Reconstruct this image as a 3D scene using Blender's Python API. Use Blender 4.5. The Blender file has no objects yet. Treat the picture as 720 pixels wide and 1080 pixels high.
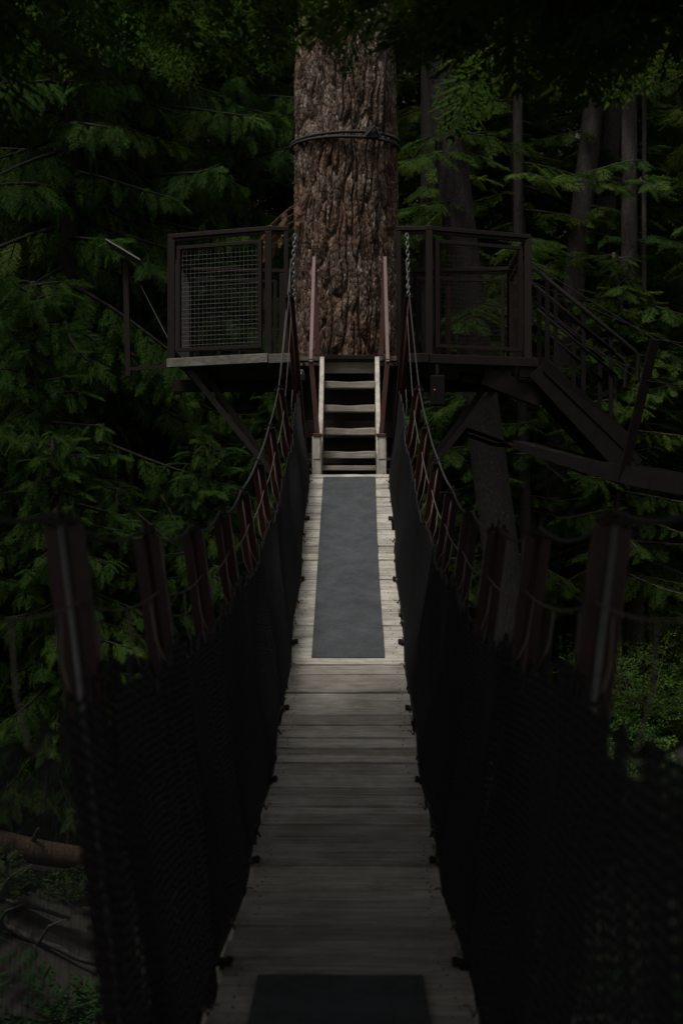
import bpy, math, random
import numpy as np
from mathutils import Vector, Matrix

# heights are measured from the photographer's eye (z = 0); the bridge runs along +Y
sc = bpy.context.scene
COL = sc.collection
rng = np.random.default_rng(7)
random.seed(7)
F = 1400.0

# ------------------------------------------------------------------ materials
def new_mat(name):
    m = bpy.data.materials.new(name); m.use_nodes = True
    nt = m.node_tree; nt.nodes.clear()
    out = nt.nodes.new('ShaderNodeOutputMaterial')
    b = nt.nodes.new('ShaderNodeBsdfPrincipled')
    nt.links.new(b.outputs[0], out.inputs[0])
    return m, nt, b, out

def N(nt, t, **kw):
    n = nt.nodes.new(t)
    for k, v in kw.items():
        if k.startswith('i_'): n.inputs[k[2:].replace('_', ' ')].default_value = v
        else: setattr(n, k, v)
    return n

def ramp(nt, src, stops):
    r = nt.nodes.new('ShaderNodeValToRGB')
    while len(r.color_ramp.elements) < len(stops): r.color_ramp.elements.new(0.5)
    for e, (p, c) in zip(r.color_ramp.elements, stops):
        e.position = p; e.color = (*c, 1)
    nt.links.new(src, r.inputs[0]); return r

def obj_coord(nt, scale=(1, 1, 1)):
    tc = nt.nodes.new('ShaderNodeTexCoord'); mp = nt.nodes.new('ShaderNodeMapping')
    mp.inputs['Scale'].default_value = scale
    nt.links.new(tc.outputs['Object'], mp.inputs[0]); return mp.outputs[0]

def bump(nt, b, src, strength=0.3, dist=0.01):
    bp = nt.nodes.new('ShaderNodeBump'); bp.inputs['Strength'].default_value = strength
    bp.inputs['Distance'].default_value = dist
    nt.links.new(src, bp.inputs['Height']); nt.links.new(bp.outputs[0], b.inputs['Normal'])

def mat_paint(name, col, col2, rough=0.4, metal=0.0, scale=9, rust=0.5, spec=.5):
    m, nt, b, o = new_mat(name)
    c = obj_coord(nt)
    n = N(nt, 'ShaderNodeTexNoise', i_Scale=scale, i_Detail=8.0, i_Roughness=0.7)
    nt.links.new(c, n.inputs['Vector'])
    r = ramp(nt, n.outputs['Fac'], [(rust - .1, col), (rust + .22, col2)])
    nt.links.new(r.outputs[0], b.inputs['Base Color'])
    rr = ramp(nt, n.outputs['Fac'], [(.35, (rough,) * 3), (.75, (min(1, rough + .3),) * 3)])
    nt.links.new(rr.outputs[0], b.inputs['Roughness'])
    b.inputs['Metallic'].default_value = metal; b.inputs['Specular IOR Level'].default_value = spec
    n2 = N(nt, 'ShaderNodeTexNoise', i_Scale=120.0, i_Detail=4.0); nt.links.new(c, n2.inputs['Vector'])
    bump(nt, b, n2.outputs['Fac'], .25, .002)
    return m

def mat_wood(name, c1, c2, c3, grain=(2.2, 30, 30), attr=True, rough=.8):
    m, nt, b, o = new_mat(name)
    tc = nt.nodes.new('ShaderNodeTexCoord')
    mp = nt.nodes.new('ShaderNodeMapping'); mp.inputs['Scale'].default_value = grain
    at = N(nt, 'ShaderNodeAttribute', attribute_name='rnd')
    cmb = nt.nodes.new('ShaderNodeCombineXYZ')
    mul = N(nt, 'ShaderNodeMath', operation='MULTIPLY'); mul.inputs[1].default_value = 37.0
    nt.links.new(at.outputs['Fac'], mul.inputs[0])
    for k in range(3): nt.links.new(mul.outputs[0], cmb.inputs[k])
    nt.links.new(tc.outputs['Object'], mp.inputs[0]); nt.links.new(cmb.outputs[0], mp.inputs['Location'])
    n = N(nt, 'ShaderNodeTexNoise', i_Scale=1.6, i_Detail=9.0, i_Roughness=.72, i_Distortion=.6)
    nt.links.new(mp.outputs[0], n.inputs['Vector'])
    r = ramp(nt, n.outputs['Fac'], [(.3, c1), (.5, c2), (.72, c3)])
    # stains and lichen blotches of their own shape
    n2 = N(nt, 'ShaderNodeTexNoise', i_Scale=5.0, i_Detail=6.0, i_Roughness=.65)
    nt.links.new(tc.outputs['Object'], n2.inputs['Vector'])
    r2 = ramp(nt, n2.outputs['Fac'], [(.36, (.62, .6, .55)), (.6, (1, 1, 1))])
    mx = N(nt, 'ShaderNodeMix', data_type='RGBA', blend_type='MULTIPLY'); mx.inputs['Factor'].default_value = .8
    nt.links.new(r.outputs[0], mx.inputs['A']); nt.links.new(r2.outputs[0], mx.inputs['B'])
    # board to board tone
    r3 = ramp(nt, at.outputs['Fac'], [(0, (.62, .58, .54)), (.5, (.95, .93, .9)), (1, (1.1, 1.08, 1.0))])
    mx2 = N(nt, 'ShaderNodeMix', data_type='RGBA', blend_type='MULTIPLY'); mx2.inputs['Factor'].default_value = .9 if attr else 0
    nt.links.new(mx.outputs['Result'], mx2.inputs['A']); nt.links.new(r3.outputs[0], mx2.inputs['B'])
    nt.links.new(mx2.outputs['Result'], b.inputs['Base Color'])
    b.inputs['Roughness'].default_value = rough
    b.inputs['Specular IOR Level'].default_value = .25
    bump(nt, b, n.outputs['Fac'], .7, .008)
    return m

def mat_bark(name, furrow, ridge, pale, scale=11, bumpd=.03, stretch=.22):
    m, nt, b, o = new_mat(name)
    c = obj_coord(nt, (1, 1, stretch)); c1 = obj_coord(nt)
    nz = N(nt, 'ShaderNodeTexNoise', i_Scale=4.0, i_Detail=5.0); nt.links.new(c, nz.inputs['Vector'])
    mx = N(nt, 'ShaderNodeMix', data_type='RGBA', blend_type='LINEAR_LIGHT'); mx.inputs['Factor'].default_value = .12
    nt.links.new(c, mx.inputs['A']); nt.links.new(nz.outputs['Color'], mx.inputs['B'])
    v = N(nt, 'ShaderNodeTexVoronoi', feature='DISTANCE_TO_EDGE', i_Scale=float(scale))
    nt.links.new(mx.outputs['Result'], v.inputs['Vector'])
    n2 = N(nt, 'ShaderNodeTexNoise', i_Scale=28.0, i_Detail=8.0, i_Roughness=.7); nt.links.new(c1, n2.inputs['Vector'])
    r = ramp(nt, n2.outputs['Fac'], [(.3, furrow), (.52, ridge), (.74, pale)])
    nt.links.new(r.outputs[0], b.inputs['Base Color'])
    b.inputs['Roughness'].default_value = .9; b.inputs['Specular IOR Level'].default_value = .2
    a = N(nt, 'ShaderNodeMath', operation='MINIMUM'); a.inputs[1].default_value = .25
    nt.links.new(v.outputs['Distance'], a.inputs[0])
    d = N(nt, 'ShaderNodeMath', operation='MULTIPLY_ADD'); d.inputs[1].default_value = .12
    nt.links.new(n2.outputs['Fac'], d.inputs[0]); nt.links.new(a.outputs[0], d.inputs[2])
    bump(nt, b, d.outputs[0], .9, bumpd)
    return m

def mat_leaf(name, c1, c2, c3, trans=.3, rough=.65):
    m, nt, b, o = new_mat(name)
    at = N(nt, 'ShaderNodeAttribute', attribute_name='rnd')
    r = ramp(nt, at.outputs['Fac'], [(0, c1), (.55, c2), (1, c3)])
    nt.links.new(r.outputs[0], b.inputs['Base Color'])
    b.inputs['Roughness'].default_value = rough; b.inputs['Specular IOR Level'].default_value = .1
    t = nt.nodes.new('ShaderNodeBsdfTranslucent'); nt.links.new(r.outputs[0], t.inputs['Color'])
    ms = nt.nodes.new('ShaderNodeMixShader'); ms.inputs[0].default_value = trans
    nt.links.new(b.outputs[0], ms.inputs[1]); nt.links.new(t.outputs[0], ms.inputs[2])
    nt.links.new(ms.outputs[0], o.inputs[0])
    return m

M = {}
M['deck'] = mat_wood('weathered_planks', (.125, .115, .105), (.31, .295, .27), (.49, .475, .445), grain=(1.6, 30, 30))
M['stair'] = mat_wood('stair_timber', (.15, .135, .118), (.27, .248, .22), (.40, .38, .35), grain=(1.8, 26, 26))
M['newel'] = mat_wood('newel_timber', (.22, .20, .175), (.38, .355, .32), (.52, .50, .465), grain=(26, 26, 2))
M['beam'] = mat_wood('grey_beam', (.055, .05, .046), (.11, .10, .092), (.18, .168, .155), grain=(1.5, 25, 25))
M['mat'] = None
m, nt, b, o = new_mat('rubber_matting')
c = obj_coord(nt)
wv = N(nt, 'ShaderNodeTexWave', wave_type='BANDS', bands_direction='X', i_Scale=38.0, i_Distortion=.3); nt.links.new(c, wv.inputs['Vector'])
nn = N(nt, 'ShaderNodeTexNoise', i_Scale=5.0, i_Detail=10.0, i_Roughness=.8); nt.links.new(c, nn.inputs['Vector'])
r = ramp(nt, nn.outputs['Fac'], [(.36, (.026, .028, .031)), (.64, (.054, .0575, .062))])
nt.links.new(r.outputs[0], b.inputs['Base Color']); b.inputs['Roughness'].default_value = .85
b.inputs['Specular IOR Level'].default_value = .25
bump(nt, b, wv.outputs['Fac'], .5, .004); M['mat'] = m
M['post'] = mat_paint('oxblood_painted_steel', (.022, .0068, .005), (.012, .0048, .004), .28, spec=.2)
M['rail'] = mat_paint('red_brown_painted_steel', (.062, .020, .014), (.040, .014, .0105), .38)
M['steel'] = mat_paint('dark_brown_steel', (.0125, .0082, .0065), (.0075, .005, .0042), .5, spec=.14)
M['brace'] = mat_paint('worn_brace_steel', (.055, .047, .040), (.030, .025, .021), .5, spec=.25)
M['black'] = mat_paint('blackened_steel', (.007, .006, .0055), (.010, .0085, .0075), .55, spec=.04)
M['log'] = mat_bark('rotten_log', (.024, .014, .009), (.048, .03, .019), (.085, .058, .038), 20, .015, 1.0)
M['highlight_rod'] = mat_paint('streak_and_cable_grey', (.075, .07, .068), (.05, .045, .042), .5, .3, 30)  # pale tone imitates the highlight streak on near posts; tie cables share it
M['galv'] = mat_paint('galvanised_steel', (.17, .17, .172), (.10, .10, .10), .45, .85, 30)
M['wire'] = mat_paint('pale_wire', (.085, .083, .074), (.05, .048, .043), .55, .3, 20)
M['net'] = mat_paint('black_nylon', (.0048, .0048, .005), (.009, .009, .0095), .5, 0, 20, spec=.15)
M['cable'] = mat_paint('dark_rope', (.008, .007, .0065), (.013, .0115, .0105), .75, 0, 30)
M['rope'] = mat_paint('tan_rope', (.075, .06, .045), (.04, .032, .024), .75, 0, 30)
def fir_bark():
    m, nt, b, o = new_mat('fir_bark')
    c = obj_coord(nt, (1, 1, .36)); c1 = obj_coord(nt)
    nz = N(nt, 'ShaderNodeTexNoise', i_Scale=9.0, i_Detail=4.0); nt.links.new(c, nz.inputs['Vector'])
    mx = N(nt, 'ShaderNodeMix', data_type='RGBA', blend_type='LINEAR_LIGHT'); mx.inputs['Factor'].default_value = .05
    nt.links.new(c, mx.inputs['A']); nt.links.new(nz.outputs['Color'], mx.inputs['B'])
    v = N(nt, 'ShaderNodeTexVoronoi', feature='DISTANCE_TO_EDGE', i_Scale=26.0)
    vc = N(nt, 'ShaderNodeTexVoronoi', feature='F1', i_Scale=26.0)
    v2 = N(nt, 'ShaderNodeTexVoronoi', feature='F1', i_Scale=70.0)
    for q in (v, vc, v2): nt.links.new(mx.outputs['Result'], q.inputs['Vector'])
    n2 = N(nt, 'ShaderNodeTexNoise', i_Scale=60.0, i_Detail=8.0, i_Roughness=.75); nt.links.new(c1, n2.inputs['Vector'])
    n3 = N(nt, 'ShaderNodeTexNoise', i_Scale=1.6, i_Detail=5.0, i_Roughness=.6); nt.links.new(c1, n3.inputs['Vector'])
    sp = nt.nodes.new('ShaderNodeSeparateColor'); nt.links.new(vc.outputs['Color'], sp.inputs[0])
    sp2 = nt.nodes.new('ShaderNodeSeparateColor'); nt.links.new(v2.outputs['Color'], sp2.inputs[0])
    a = N(nt, 'ShaderNodeMath', operation='MULTIPLY_ADD'); a.inputs[1].default_value = .55
    nt.links.new(sp.outputs[0], a.inputs[0]); 
    a2 = N(nt, 'ShaderNodeMath', operation='MULTIPLY'); a2.inputs[1].default_value = .45; nt.links.new(sp2.outputs[1], a2.inputs[0])
    nt.links.new(a2.outputs[0], a.inputs[2])
    a3 = N(nt, 'ShaderNodeMath', operation='MULTIPLY_ADD'); a3.inputs[1].default_value = .5; nt.links.new(n2.outputs['Fac'], a3.inputs[0])
    a4 = N(nt, 'ShaderNodeMath', operation='MULTIPLY_ADD'); a4.inputs[1].default_value = .75; a4.inputs[2].default_value = -.12; nt.links.new(a.outputs[0], a4.inputs[0])
    nt.links.new(a4.outputs[0], a3.inputs[2])
    r = ramp(nt, a3.outputs[0], [(.25, (.036, .025, .018)), (.5, (.098, .069, .051)), (.72, (.178, .140, .113)), (.92, (.33, .295, .26))])
    r3 = ramp(nt, n3.outputs['Fac'], [(.38, (.9, .70, .60)), (.6, (1.0, 1.0, 1.0))])
    m2 = N(nt, 'ShaderNodeMix', data_type='RGBA', blend_type='MULTIPLY'); m2.inputs['Factor'].default_value = 1
    nt.links.new(r.outputs[0], m2.inputs['A']); nt.links.new(r3.outputs[0], m2.inputs['B'])
    nt.links.new(m2.outputs['Result'], b.inputs['Base Color'])
    b.inputs['Roughness'].default_value = .9; b.inputs['Specular IOR Level'].default_value = .15
    mn = N(nt, 'ShaderNodeMath', operation='MINIMUM'); mn.inputs[1].default_value = .16; nt.links.new(v.outputs['Distance'], mn.inputs[0])
    h = N(nt, 'ShaderNodeMath', operation='MULTIPLY_ADD'); h.inputs[1].default_value = .18; nt.links.new(sp.outputs[1], h.inputs[0]); nt.links.new(mn.outputs[0], h.inputs[2])
    h2 = N(nt, 'ShaderNodeMath', operation='MULTIPLY_ADD'); h2.inputs[1].default_value = .22; nt.links.new(n2.outputs['Fac'], h2.inputs[0]); nt.links.new(h.outputs[0], h2.inputs[2])
    bump(nt, b, h2.outputs[0], 1.0, .06)
    return m
M['bark'] = fir_bark()
M['bark2'] = mat_bark('dark_bark', (.03, .022, .018), (.07, .055, .045), (.13, .11, .095))
M['bark4'] = mat_bark('very_dark_bark', (.009, .008, .0065), (.018, .0155, .013), (.05, .045, .039))  # darkest bark tone, for the cedars and dark trunks
M['bark3'] = mat_bark('grey_bark', (.022, .0185, .016), (.042, .037, .032), (.08, .073, .066))
M['leafA'] = mat_leaf('cedar_foliage', (.024, .052, .010), (.044, .092, .016), (.088, .132, .022), .5)
M['leafB'] = mat_leaf('hemlock_foliage', (.024, .050, .009), (.050, .092, .015), (.108, .140, .021), .5)
M['leafC'] = mat_leaf('broad_leaves', (.045, .105, .018), (.09, .17, .026), (.15, .22, .04), .38)
M['fern'] = mat_leaf('fern_leaves', (.009, .026, .007), (.016, .040, .010), (.035, .045, .014), .3)
M['dead'] = mat_leaf('dead_fronds', (.12, .06, .035), (.17, .09, .05), (.22, .13, .08), .2)
m, nt, b, o = new_mat('forest_floor')
c = obj_coord(nt)
n1 = N(nt, 'ShaderNodeTexNoise', i_Scale=.7, i_Detail=10.0, i_Roughness=.7); nt.links.new(c, n1.inputs['Vector'])
n2 = N(nt, 'ShaderNodeTexNoise', i_Scale=9.0, i_Detail=10.0, i_Roughness=.75); nt.links.new(c, n2.inputs['Vector'])
r = ramp(nt, n1.outputs['Fac'], [(.35, (.016, .011, .008)), (.55, (.021, .019, .010)), (.7, (.013, .025, .007))])
nt.links.new(r.outputs[0], b.inputs['Base Color']); b.inputs['Roughness'].default_value = .95
bump(nt, b, n2.outputs['Fac'], 1.0, .1); M['ground'] = m
m, nt, b, o = new_mat('red_led'); b.inputs['Base Color'].default_value = (.4, .01, .01, 1)
b.inputs['Emission Color'].default_value = (1, .08, .05, 1); b.inputs['Emission Strength'].default_value = .5; M['led'] = m

# ------------------------------------------------------------------ mesh builder
def V(*a): return np.array(a, float)
def unit(v):
    n = np.linalg.norm(v); return v / n if n > 1e-12 else v

class MB:
    def __init__(s): s.v = []; s.f = []; s.r = []; s.n = 0
    def add(s, verts, faces, rnd=.5):
        s.v.extend([tuple(map(float, p)) for p in verts])
        for f in faces: s.f.append(tuple(i + s.n for i in f)); s.r.append(rnd)
        s.n += len(verts)
    def bar(s, p0, p1, w, h, up=(0, 0, 1), rnd=.5, taper=1.0):
        p0 = np.array(p0, float); p1 = np.array(p1, float); d = unit(p1 - p0)
        sd = np.cross(d, np.array(up, float))
        if np.linalg.norm(sd) < 1e-4: sd = np.cross(d, V(0, 1, 0))
        sd = unit(sd); u = np.cross(sd, d)
        vs = []
        for p, k in ((p0, 1), (p1, taper)):
            for a, b_ in ((-1, -1), (1, -1), (1, 1), (-1, 1)):
                vs.append(p + sd * a * w / 2 * k + u * b_ * h / 2 * k)
        s.add(vs, [(3, 2, 1, 0), (4, 5, 6, 7), (0, 1, 5, 4), (1, 2, 6, 5), (2, 3, 7, 6), (3, 0, 4, 7)], rnd)
    def box(s, c, size, rnd=.5):
        c = np.array(c, float); s.bar(c - V(0, size[1] / 2, 0), c + V(0, size[1] / 2, 0), size[0], size[2], (0, 0, 1), rnd)
    def tube(s, pts, r, seg=6, rnd=.5, closed=False):
        pts = [np.array(p, float) for p in pts]; n = len(pts)
        rs = r if hasattr(r, '__len__') else [r] * n
        vs = []; prev = None
        for i, p in enumerate(pts):
            if closed: t = unit(pts[(i + 1) % n] - pts[i - 1])
            else: t = unit(pts[min(i + 1, n - 1)] - pts[max(i - 1, 0)])
            if prev is None:
                a = np.cross(t, V(0, 0, 1))
                if np.linalg.norm(a) < 1e-3: a = np.cross(t, V(0, 1, 0))
            else: a = prev - t * np.dot(prev, t)
            a = unit(a); prev = a; b_ = np.cross(t, a)
            for k in range(seg):
                q = 2 * math.pi * k / seg
                vs.append(p + (a * math.cos(q) + b_ * math.sin(q)) * rs[i])
        fs = []
        m_ = n if closed else n - 1
        for i in range(m_):
            j = (i + 1) % n
            for k in range(seg):
                k2 = (k + 1) % seg
                fs.append((i * seg + k, i * seg + k2, j * seg + k2, j * seg + k))
        if not closed:
            fs.append(tuple(range(seg - 1, -1, -1))); fs.append(tuple((n - 1) * seg + k for k in range(seg)))
        s.add(vs, fs, rnd)
    def extrude(s, prof, p0, p1, ax, ay, rnd=.5):
        """closed 2-D profile swept from p0 to p1; ax, ay span the profile plane"""
        p0 = np.array(p0, float); p1 = np.array(p1, float); n = len(prof)
        vs = [p0 + ax * a + ay * b_ for a, b_ in prof] + [p1 + ax * a + ay * b_ for a, b_ in prof]
        fs = [(i, (i + 1) % n, n + (i + 1) % n, n + i) for i in range(n)]
        fs += [tuple(range(n - 1, -1, -1)), tuple(range(n, 2 * n))]
        s.add(vs, fs, rnd)
    def build(s, name, mat, parent=None, bevel=0, smooth=False):
        me = bpy.data.meshes.new(name)
        off = WORLD.get(parent.name, V(0, 0, 0)) if parent else V(0, 0, 0)
        vs = [(p[0] - off[0], p[1] - off[1], p[2] - off[2]) for p in s.v]
        me.from_pydata(vs, [], s.f)
        a = me.attributes.new('rnd', 'FLOAT', 'FACE'); a.data.foreach_set('value', s.r)
        me.materials.append(mat)
        if smooth: me.polygons.foreach_set('use_smooth', [True] * len(me.polygons))
        o = bpy.data.objects.new(name, me); COL.objects.link(o)
        if parent: o.parent = parent; WORLD[o.name] = off
        if bevel:
            b_ = o.modifiers.new('bevel', 'BEVEL'); b_.width = bevel; b_.segments = 2; b_.limit_method = 'ANGLE'
        return o

WORLD = {}
def thing(name, label, cat, loc=(0, 0, 0), group=None):
    o = bpy.data.objects.new(name, None); COL.objects.link(o); o.location = loc
    o.empty_display_size = .2
    WORLD[o.name] = np.array(loc, float)
    tag(o, label, cat, group); return o
def tag(o, label=None, cat=None, group=None, kind=None):
    if label: o['label'] = label
    if cat: o['category'] = cat
    if group: o['group'] = group
    if kind: o['kind'] = kind
    return o
def set_origin(o, loc):
    loc = Vector(loc); o.data.transform(Matrix.Translation(-loc)); o.location = loc; return o

def np_mesh(name, verts, quads, rnd, mat, parent=None, smooth=False):
    me = bpy.data.meshes.new(name); nf = len(quads)
    me.vertices.add(len(verts)); me.vertices.foreach_set('co', np.ascontiguousarray(verts, np.float32).ravel())
    me.loops.add(nf * 4); me.loops.foreach_set('vertex_index', np.ascontiguousarray(quads, np.int32).ravel())
    me.polygons.add(nf); me.polygons.foreach_set('loop_start', np.arange(0, nf * 4, 4, dtype=np.int32))
    me.update(calc_edges=True)
    a = me.attributes.new('rnd', 'FLOAT', 'FACE'); a.data.foreach_set('value', np.ascontiguousarray(rnd, np.float32))
    if smooth: me.polygons.foreach_set('use_smooth', np.ones(nf, bool))
    me.materials.append(mat)
    o = bpy.data.objects.new(name, me); COL.objects.link(o)
    if parent: o.parent = parent
    return o

# ------------------------------------------------------------------ foliage
def diamond(base, d, side, L, W):
    m_ = base + d * L * .45
    return np.array([base, m_ + side * W / 2, base + d * L, m_ - side * W / 2])

def make_frond(seed, pairs=15, droop=.35, fan=.34, sub=4, lw=.030):
    """unit-length flat conifer spray along +X: side twigs with leaflets"""
    g = np.random.default_rng(seed); out = []
    up = V(0, 0, 1)
    for i in range(pairs):
        t = .06 + .94 * (i / pairs)
        p = V(t, 0.03 * math.sin(3 * t), -droop * t * t)
        tl = fan * (math.sin(math.pi * min(1, .18 + t * .86)) ** .7) * g.uniform(.75, 1.15)
        tan = unit(V(1, 0, -2 * droop * t))
        for sgn in (-1, 1):
            if g.random() < .07: continue
            ang = math.radians(g.uniform(46, 64) * (1 - .35 * t))
            d = unit(tan * math.cos(ang) + V(0, sgn, 0) * math.sin(ang) + up * g.normal(-.12, .1))
            sd = unit(np.cross(d, up) + up * g.normal(0, .35))
            out.append(diamond(p, d, sd, tl, lw))
            for k in range(sub):
                q = (k + .6) / sub; pp = p + d * tl * q * .92 - up * .1 * tl * q * q
                for s2 in (-1, 1):
                    a2 = math.radians(g.uniform(32, 55))
                    lat = unit(np.cross(d, up)) * s2
                    d2 = unit(d * math.cos(a2) + lat * math.sin(a2) + up * g.normal(-.1, .15))
                    sd2 = unit(np.cross(d2, up) + up * g.normal(0, .4))
                    out.append(diamond(pp, d2, sd2, tl * g.uniform(.24, .42) * (1.1 - .5 * q), lw * .8))
    out.append(diamond(V(.9, 0, -droop * .8), unit(V(1, 0, -2 * droop)), V(0, 1, 0), .16, lw))
    return np.array(out)                                            # (n, 4, 3)

FRONDS = [make_frond(i, droop=.25 + .1 * (i % 4), fan=.30 + .03 * (i % 3)) for i in range(7)]
FLAT = [make_frond(20 + i, pairs=12, droop=.12 + .06 * (i % 3), fan=.36, sub=4, lw=.04) for i in range(5)]
LITE = [make_frond(40 + i, pairs=10, droop=.25 + .1 * (i % 3), fan=.34, sub=3, lw=.05) for i in range(5)]

def make_leafy(seed, n=34):
    g = np.random.default_rng(seed); out = []
    for i in range(n):
        t = .1 + .9 * i / n; p = V(t, 0, .10 * math.sin(2 * t) - .25 * t * t)
        ang = (1 if i % 2 else -1) * math.radians(g.uniform(40, 80))
        stem = unit(V(math.cos(ang), math.sin(ang), g.normal(0, .25)))
        p2 = p + stem * g.uniform(.02, .2)
        d = unit(stem + V(0, 0, g.normal(-.25, .2)))
        sd = unit(np.cross(d, V(0, 0, 1)) + V(0, 0, g.normal(0, .35)))
        out.append(diamond(p2, d, sd, g.uniform(.10, .17), g.uniform(.055, .09)))
    return np.array(out)
LEAFY = [make_leafy(70 + i) for i in range(5)]

class Leaves:
    def __init__(s): s.q = []; s.r = []
    def put(s, tpl, p, d, scale, roll=0., up=None, rnd=.5):
        x = unit(d); u = V(0, 0, 1) if up is None else up
        y = np.cross(u, x)
        if np.linalg.norm(y) < 1e-3: y = V(0, 1, 0)
        y = unit(y); z = np.cross(x, y)
        c, sn = math.cos(roll), math.sin(roll)
        R = np.array([x, y * c + z * sn, z * c - y * sn])
        s.q.append((tpl * scale) @ R + np.asarray(p)); s.r.append(np.full(len(tpl), rnd))
    def arrays(s):
        q = np.concatenate(s.q); r = np.concatenate(s.r)
        return q.reshape(-1, 3), np.arange(len(q) * 4).reshape(-1, 4), np.clip(r, 0, 1)

def branch(lv, wood, g, p, d, L, droop, tpls, fl, step, wr=.03, hang=0.):
    """one bough: wood tube with sprays on both sides"""
    d = unit(np.asarray(d, float)); p = np.asarray(p, float)
    n = 7; pts = []
    wob = unit(np.cross(d, V(0, 0, 1))) * g.normal(0, .06)
    for i in range(n):
        s = i / (n - 1)
        pts.append(p + d * L * s + V(0, 0, -droop * L * s * s + .10 * L * s ** 4) + wob * L * math.sin(math.pi * s))
    wood.tube(pts, [wr * (1 - .85 * i / (n - 1)) + .003 for i in range(n)], 5)
    tone = g.normal(.42, .16)
    s = .05; k = 0
    while s < 1.0:
        i = min(n - 2, int(s * (n - 1))); f_ = s * (n - 1) - i
        q = pts[i] * (1 - f_) + pts[i + 1] * f_; t = unit(pts[i + 1] - pts[i])
        sgn = 1 if k % 2 else -1
        lat = unit(np.cross(t, V(0, 0, 1))) * sgn
        a = math.radians(g.uniform(38, 75))
        dd = unit(t * math.cos(a) + lat * math.sin(a) + V(0, 0, g.normal(-.18 - hang, .2 + .25 * hang)))
        size = fl * g.uniform(.65, 1.2) * (1.05 - .45 * s)
        lv.put(tpls[g.integers(len(tpls))], q, dd, size, g.normal(0, .28 + .6 * hang), rnd=tone + g.normal(0, .12))
        s += step / L * g.uniform(.7, 1.2); k += 1
    lv.put(tpls[g.integers(len(tpls))], pts[-2], pts[-1] - pts[-2], fl * .9, g.normal(0, .3), rnd=tone + .1)

def trunk_tube(wood, pts, r0, r1, seg=14, flare=.35):
    n = len(pts); rs = []
    for i in range(n):
        s = i / (n - 1); rs.append(r0 + (r1 - r0) * s + r0 * flare * math.exp(-s * 16))
    wood.tube(pts, rs, seg)

def conifer(name, label, loc, H, crown0, rmax, nb, seed, leaf, bark, tpls, fl=.85, step=.17, r0=.2, lean=(0, 0), power=.75, group=None, elev=(-.35, .25), cat='tree', hang=0.):
    g = np.random.default_rng(seed)
    t = thing(name, label, cat, loc, group)
    wood = MB(); lv = Leaves()
    base = np.array(loc, float)
    tr = [V(lean[0] * z, lean[1] * z, z) + V(g.normal(0, .02), g.normal(0, .02), 0) * z * .3 for z in np.linspace(-.4, H, 9)]
    trunk_tube(wood, [base + p for p in tr], r0, .03)
    for i in range(nb):
        s = (i + g.random()) / nb
        z = crown0 + (H - crown0) * s
        az = i * 2.4 + g.normal(0, .4)
        L = max(.35, rmax * (1 - s) ** power * g.uniform(.6, 1.15))
        el = elev[0] + (elev[1] - elev[0]) * s + g.normal(0, .1)
        d = V(math.cos(az) * math.cos(el), math.sin(az) * math.cos(el), math.sin(el))
        branch(lv, wood, g, base + V(lean[0] * z, lean[1] * z, z), d, L, g.uniform(.1, .32), tpls, fl * (.7 + .3 * min(1, L / rmax)), step, wr=.012 + .008 * L, hang=hang)
    lv.put(tpls[0], base + tr[-1] - V(0, 0, .3), V(.1, 0, 1), fl * .6)
    wood.build('trunk', bark, t, smooth=True)
    v, q, r = lv.arrays()
    np_mesh('crown', v - base, q, r, leaf, t)
    return t

def copy_tree(root, loc, rz, sc_, label, group=None):
    r = root.copy(); COL.objects.link(r); r.location = loc; r.rotation_euler = (0, 0, rz); r.scale = (sc_,) * 3
    r['label'] = label
    if group: r['group'] = group
    for ch in list(root.children):
        c = ch.copy(); COL.objects.link(c); c.parent = r
    return r

# ------------------------------------------------------------------ ground
def gz(x, y):
    x = np.asarray(x, float); y = np.asarray(y, float)
    bank = 2.2 / (1 + np.exp(-(x - 4.0) / 1.6)) * (1 / (1 + np.exp(-(y - 15) / 4)))
    hill = np.clip(y - 36, 0, None) ** 1.15 * .25
    hill2 = np.clip(-y - 14, 0, None) * .15 + np.clip(np.abs(x) - 25, 0, None) * .12
    lft = 1.75 / (1 + np.exp((x + 2.6) / .9)) * (1 / (1 + np.exp((y - 24) / 3)) * .6 + .4)
    nz = .22 * np.sin(x * .9 + 1.3 * np.sin(y * .5)) + .15 * np.sin(y * 1.1 + x * .4) + .1 * np.sin(2.3 * x + 1.7 * y)
    return -5.2 + bank + np.minimum(hill, 60) + np.minimum(hill2, 14) + lft + nz
ax_ = np.concatenate([np.linspace(-600, -60, 16)[:-1], np.linspace(-60, 60, 161), np.linspace(60, 600, 16)[1:]])
ay_ = np.concatenate([np.linspace(-600, -40, 16)[:-1], np.linspace(-40, 90, 181), np.linspace(90, 600, 16)[1:]])
XX, YY = np.meshgrid(ax_, ay_, indexing='ij'); ZZ = gz(XX, YY)
nx, ny = XX.shape
idx = np.arange(nx * ny).reshape(nx, ny)
Q = np.stack([idx[:-1, :-1], idx[1:, :-1], idx[1:, 1:], idx[:-1, 1:]], -1).reshape(-1, 4)
o = np_mesh('ground', np.stack([XX, YY, ZZ], -1).reshape(-1, 3), Q, np.full(len(Q), .5), M['ground'], smooth=True)
tag(o, 'brown forest floor of needles and moss under the bridges', 'ground', kind='structure')

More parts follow.
